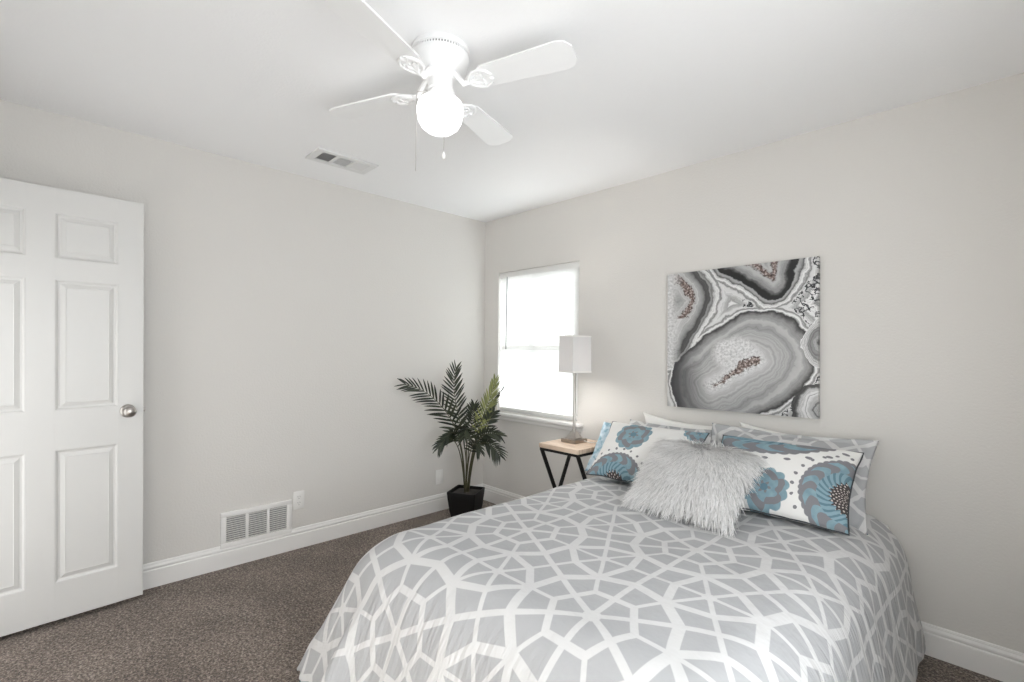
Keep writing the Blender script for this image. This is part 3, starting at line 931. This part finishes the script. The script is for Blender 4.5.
# ------------------------------------------------------------------ pillows
def pillow(name, label, w, h, t, loc, lean, yaw, mat, group=None, flange=0.0, back=None, roll=0.0, seed=1, pinch=.07, n=44, crease=.012, wrap_uv=True):
    """soft rectangular cushion; local x = width, z = height, -y = front face; lean tips the top back"""
    rnd = random.Random(seed)
    th = thing(name, label, 'pillow', loc, 0, group)
    th.rotation_euler = Euler((R(-lean), R(roll), R(yaw)))
    off = Vector((rnd.uniform(0, 9), rnd.uniform(0, 9), rnd.uniform(0, 9)))
    def point(a, b, side):
        fl_a = min(1, max(0, (1 - abs(a)) * w / 2 / max(flange, 1e-6))) if flange else 1
        fl_b = min(1, max(0, (1 - abs(b)) * h / 2 / max(flange, 1e-6))) if flange else 1
        fa = flange / (w / 2); fb = flange / (h / 2)
        aa = min(1, abs(a) / (1 - fa)); bb = min(1, abs(b) / (1 - fb))
        pr = max(0, (1 - aa ** 2.3)) ** .55 * max(0, (1 - bb ** 2.3)) ** .55
        x = a * w / 2 * (1 - pinch * (1 - b * b) * abs(a) ** 1.5)
        z = b * h / 2 * (1 - pinch * (1 - a * a) * abs(b) ** 1.5)
        nz = noise.noise(Vector((a * 2.1, b * 1.7, side * .7)) + off) * .5 + noise.noise(Vector((a * 5, b * 4, side * .7)) + off) * .3
        y = -side * ((t / 2) * pr + .003 * min(1, (1 - max(abs(a), abs(b))) * 60)) + side * -crease * nz * min(1, pr * 3)
        edge = (1 - pr) * .012 * noise.noise(Vector((a * 3, b * 3, 5)) + off)
        sag = .03 * max(0, abs(a) - .6) * b if False else 0
        return Vector((x, y + edge + sag, z)), (x, z)
    m_ = MB()
    for side in (1, -1):
        pts, uvs = [], []
        for i in range(n + 1):
            ra, ru = [], []
            for j in range(n + 1):
                a = math.sin((i / n - .5) * PI); b = math.sin((j / n - .5) * PI)
                a = .5 * a + .5 * (i / n * 2 - 1); b = .5 * b + .5 * (j / n * 2 - 1)
                p, uv_ = point(a, b, side)
                ra.append(p); ru.append(uv_)
            pts.append(ra); uvs.append(ru)
        k0 = len(m_.b.faces)
        m_.grid(pts, uvs)
        if side == -1 and back is not None:
            m_.b.faces.ensure_lookup_table()
            for f in m_.b.faces[k0:]: f.material_index = 1
    bmesh.ops.remove_doubles(m_.b, verts=m_.b.verts, dist=.0004)
    body = m_.build('pillow_cover' if name != 'fur_pillow' else 'pillow_body', [mat] + ([back] if back else []), th, angle=0)
    pp = []
    for (a0, b0, a1, b1) in ((-1, -1, 1, -1), (1, -1, 1, 1), (1, 1, -1, 1), (-1, 1, -1, -1)):
        for k in range(20):
            f = k / 20
            pp.append(point(a0 + (a1 - a0) * f, b0 + (b1 - b0) * f, 1)[0])
    return th, point, pp
def piping(th, pp, r, mat):
    m_ = MB(); m_.tube(pp + [pp[0]], r, 8)
    return m_.build('piping', mat, th)

ZT = BZ + .04
G_W = 'plain white pillows against the wall'
pillow('white_pillow', 'plain white pillow corner peeking out above the left patterned sham', .62, .40, .12, (1.925, -.105, ZT + .112), 13, 0, M_WHITEFAB, G_W, seed=3, pinch=.16, roll=1.6)
pillow('white_pillow', 'plain white pillow corner peeking out above the right patterned sham', .62, .40, .12, (2.515, -.105, ZT + .118), 13, 0, M_WHITEFAB, G_W, seed=8, pinch=.16, roll=1.6)
G_S = 'pillow shams matching the duvet'
t_, pt, pp = pillow('pillow_sham', 'grey and white lattice pillow sham on the lamp side, mostly hidden behind a medallion pillow', .58, .40, .15, (1.875, -.275, ZT + .115), 38, 0, M_SHAM, G_S, flange=.03, back=M_TEAL, seed=5)
t_, pt, pp = pillow('pillow_sham', 'large grey and white lattice pillow sham under the agate picture, at the bed edge', .74, .44, .16, (2.475, -.27, ZT + .135), 38, 2, M_SHAM, G_S, flange=.03, back=M_TEAL, seed=6)
pillow('pale_blue_pillow', 'pale blue pillow, only its edge showing next to the side table', .33, .34, .06, (1.655, -.383, ZT + .125), 37, 4, M_PALEBLUE, seed=7)
G_P = 'teal medallion print pillows'
M_PIPE = Mat('dark_piping', (.05, .055, .06), .8).m
t_, pt, pp = pillow('printed_pillow', 'white pillow with teal medallion print near the side table and lamp', .57, .38, .15, (1.885, -.475, ZT + .145), 46, 3, M_PRINT_L, G_P, seed=11)
piping(t_, pp, .0035, M_PIPE)
t_, pt, pp = pillow('printed_pillow', 'white pillow with teal medallion print in front of the large sham', .58, .40, .15, (2.53, -.465, ZT + .145), 48, 2, M_PRINT_R, G_P, seed=12)
piping(t_, pp, .0035, M_PIPE)

fp, pt, pp = pillow('fur_pillow', 'fluffy light grey faux fur square pillow in front of the others', .46, .40, .15, (2.255, -.695, ZT + .125), 55, 1, M_FURBASE, seed=21)
def fur(th, point, w, h, count=10500):
    rnd = random.Random(5); m_ = MB()
    for _ in range(count):
        a, b = rnd.uniform(-1, 1), rnd.uniform(-1, 1)
        side = 1 if rnd.random() < .84 else -1
        p, _u = point(a * .99, b * .99, side)
        p1, _ = point(a * .99 + .02, b * .99, side); p2, _ = point(a * .99, b * .99 + .02, side)
        nrm = (p1 - p).cross(p2 - p)
        nrm = Vector((0, -side, 0)) if nrm.length < 1e-9 else nrm.normalized()
        if nrm.y * side > 0: nrm = -nrm
        cl = Vector((round(a * 13) / 13 * 3.0, round(b * 9) / 9 * 3.0, side))      # clumps
        sw = noise.noise(cl * 1.3 + Vector((4, 2, 1))) * .9
        rad = Vector((a * w / 2, 0, b * h / 2 - .12))
        d = Vector((rad.x * 3.6, 0, rad.z * 3.2 - .38)) + Vector((sw * .55 + rnd.uniform(-.22, .22), 0, rnd.uniform(-.15, .15)))
        d.normalize()
        L_ = rnd.uniform(.045, .078)
        lift = rnd.uniform(.25, .6)
        d = (d - nrm * d.dot(nrm) + nrm * lift).normalized()
        tang = d.cross(nrm).normalized()
        wd = rnd.uniform(.0013, .0027)
        bend = Vector((rnd.uniform(-.4, .4), 0, -.55 + rnd.uniform(-.3, .3))) - nrm * .25
        ca, cb = (math.floor(a * 11) + .5) / 11, (math.floor(b * 8) + .5) / 8
        pull = Vector(((ca - a) * w / 2, 0, (cb - b) * h / 2)) * .75           # tips gather into tufts
        rows = []
        for k, s in enumerate((0, .4, .75, 1.0)):
            c = p + d * (L_ * s) + bend * (L_ * .40 * s * s) + pull * s
            ww = wd * (1 - .85 * s ** 2)
            rows.append([c - tang * ww, c + nrm * ww * .6, c + tang * ww])
        rv = rnd.random()
        m_.grid(rows, [[(rv, 0)] * 3] * 4)
    return m_.build('fur', M_FUR, th, angle=0)
fur(fp, pt, .46, .40)

# ------------------------------------------------------------------ potted palm
PX, PY = .335, -.455
pl = thing('potted_palm', 'small artificial palm in a square black pot in the room corner', 'plant', (PX, PY, 0), 0)
prz = R(29)
def sq(h, z, rz=prz, rr=.012):
    out = []
    for cx, cy, a0 in ((1, 1, 0), (-1, 1, 90), (-1, -1, 180), (1, -1, 270)):
        for k in range(4):
            a = R(a0 + k * 30)
            out.append(Matrix.Rotation(rz, 3, 'Z') @ Vector((cx * (h - rr) + rr * math.cos(a), cy * (h - rr) + rr * math.sin(a), z)))
    return out
pm = MB(); pm.loft([sq(.076, 0), sq(.083, .01), sq(.100, .10), sq(.111, .19), sq(.115, .232), sq(.1135, .238), sq(.105, .238), sq(.104, .226), sq(.102, .205)], True, False)
pm.build('pot', M_POT, pl, angle=30)
so2 = MB(); so2.loft([sq(.103, .207), sq(.103, .216), sq(.06, .222), sq(.02, .224)])
so2.build('soil', M_SOIL, pl, angle=0)
ER, EU, ET = RT0.copy(), Vector((0, 0, 1)), -FW.copy()     # across, up, out into the room
def W3(r, u, t): return ER * r + EU * u + ET * t
def bez(pts, n):
    out = []
    for i in range(n + 1):
        s = i / n; q = [Vector(p) for p in pts]
        while len(q) > 1: q = [q[k].lerp(q[k + 1], s) for k in range(len(q) - 1)]
        out.append(q[0])
    return out
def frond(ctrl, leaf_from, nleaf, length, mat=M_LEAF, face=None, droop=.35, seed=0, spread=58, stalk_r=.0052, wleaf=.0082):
    rnd = random.Random(seed)
    pts = bez([W3(c[0] * .94, c[1] + (.24 if k else 0), c[2]) for k, c in enumerate(ctrl)], 26)
    rac = MB(); rac.tube(pts, stalk_r, 7, .25)
    for f in rac.b.faces:
        for l in f.loops: l[rac.uv].uv = (rnd.random() * .4 + .3, 0)
    fo = rac.build('frond', M_STALK, pl, angle=0)
    lf = MB()
    fdir = (face or ET).normalized()
    for i in range(nleaf):
        s = leaf_from + (1 - leaf_from) * (i / (nleaf - 1)) ** .95
        k = min(25, int(s * 26)); f = s * 26 - k
        p = pts[k].lerp(pts[k + 1], min(1, f))
        t = (pts[min(k + 1, 26)] - pts[max(k - 1, 0)]).normalized()
        side_v = t.cross(fdir).normalized()
        prog = (s - leaf_from) / (1 - leaf_from)
        Lf = length * (.62 + .9 * prog - 1.05 * prog ** 2) * rnd.uniform(.9, 1.08)
        for sg in (-1, 1):
            aa = R(spread - 34 * prog + rnd.uniform(-5, 5))
            d = (t * math.cos(aa) + side_v * sg * math.sin(aa) + fdir * rnd.uniform(-.12, .22)).normalized()
            nr = d.cross(t).normalized(); wv = d.cross(nr).normalized()
            wl = wleaf * rnd.uniform(.85, 1.1) * (.7 + .5 * (1 - prog))
            rows = []
            for q_, ww in ((0, .35), (.2, .9), (.45, 1.0), (.7, .8), (.88, .45), (1, .05)):
                c = p + d * Lf * q_ - EU * (droop * Lf * q_ * q_)
                rows.append([c - wv * wl * ww + nr * wl * ww * .25, c - nr * wl * ww * .12, c + wv * wl * ww + nr * wl * ww * .25])
            rv = rnd.random() * .8 + (0 if mat is M_LEAF else .1)
            lf.grid(rows, [[(rv, 0)] * 3] * 6)
    lo = lf.build('leaflets', mat, fo, angle=0)
    # keep clear of the walls
    for o_ in (fo, lo):
        for v in o_.data.vertices:
            if v.co.x + PX < .02: v.co.x = .02 - PX
            if v.co.y + PY > -.02: v.co.y = -.02 - PY
frond([(-.01, .22, 0), (-.02, .36, .0), (-.05, .55, .08), (-.25, .78, .16), (-.455, .815, .20)], .34, 20, .19, seed=1, droop=.12)
frond([(.0, .22, -.01), (.02, .40, .0), (-.08, .58, .05), (-.13, .76, .08), (-.085, .93, .10)], .40, 18, .155, seed=2, droop=.0)
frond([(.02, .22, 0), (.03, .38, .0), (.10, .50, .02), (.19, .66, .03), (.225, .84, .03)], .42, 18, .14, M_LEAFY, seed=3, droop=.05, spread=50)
frond([(.02, .22, -.01), (.05, .42, -.02), (.13, .54, -.02), (.21, .66, -.02), (.285, .765, -.02)], .5, 14, .09, seed=4, droop=.0, spread=30, wleaf=.005)
frond([(.02, .22, .01), (.03, .34, .05), (.10, .45, .12), (.22, .40, .16), (.275, .30, .17)], .62, 12, .12, seed=5, droop=.4, spread=66)
frond([(-.01, .22, .02), (-.03, .36, .06), (-.08, .46, .13), (-.15, .44, .17), (-.195, .36, .19)], .5, 13, .12, seed=6, droop=.4)
frond([(.0, .22, .02), (.0, .36, .05), (.01, .50, .09), (.03, .56, .17), (.0, .44, .25)], .42, 15, .14, seed=7, droop=.25)
frond([(.01, .22, .01), (.03, .34, .03), (.09, .44, .08), (.18, .48, .11), (.27, .44, .12)], .36, 15, .13, seed=8, droop=.25)
frond([(.0, .22, .0), (.01, .34, .0), (.03, .48, .0), (.05, .57, .02), (.06, .65, .04)], .42, 14, .13, seed=9, droop=.1)
frond([(-.01, .22, .01), (-.02, .34, .05), (-.06, .46, .10), (-.10, .50, .16), (-.13, .44, .21)], .45, 13, .12, seed=10, droop=.3)
frond([(.0, .22, .03), (.02, .32, .09), (.05, .40, .14), (.09, .42, .20), (.12, .35, .23)], .4, 13, .12, seed=11, droop=.35)
frond([(.02, .22, .0), (.05, .36, .0), (.13, .46, .0), (.19, .56, .02), (.22, .60, .04)], .40, 14, .12, seed=12, droop=.15)
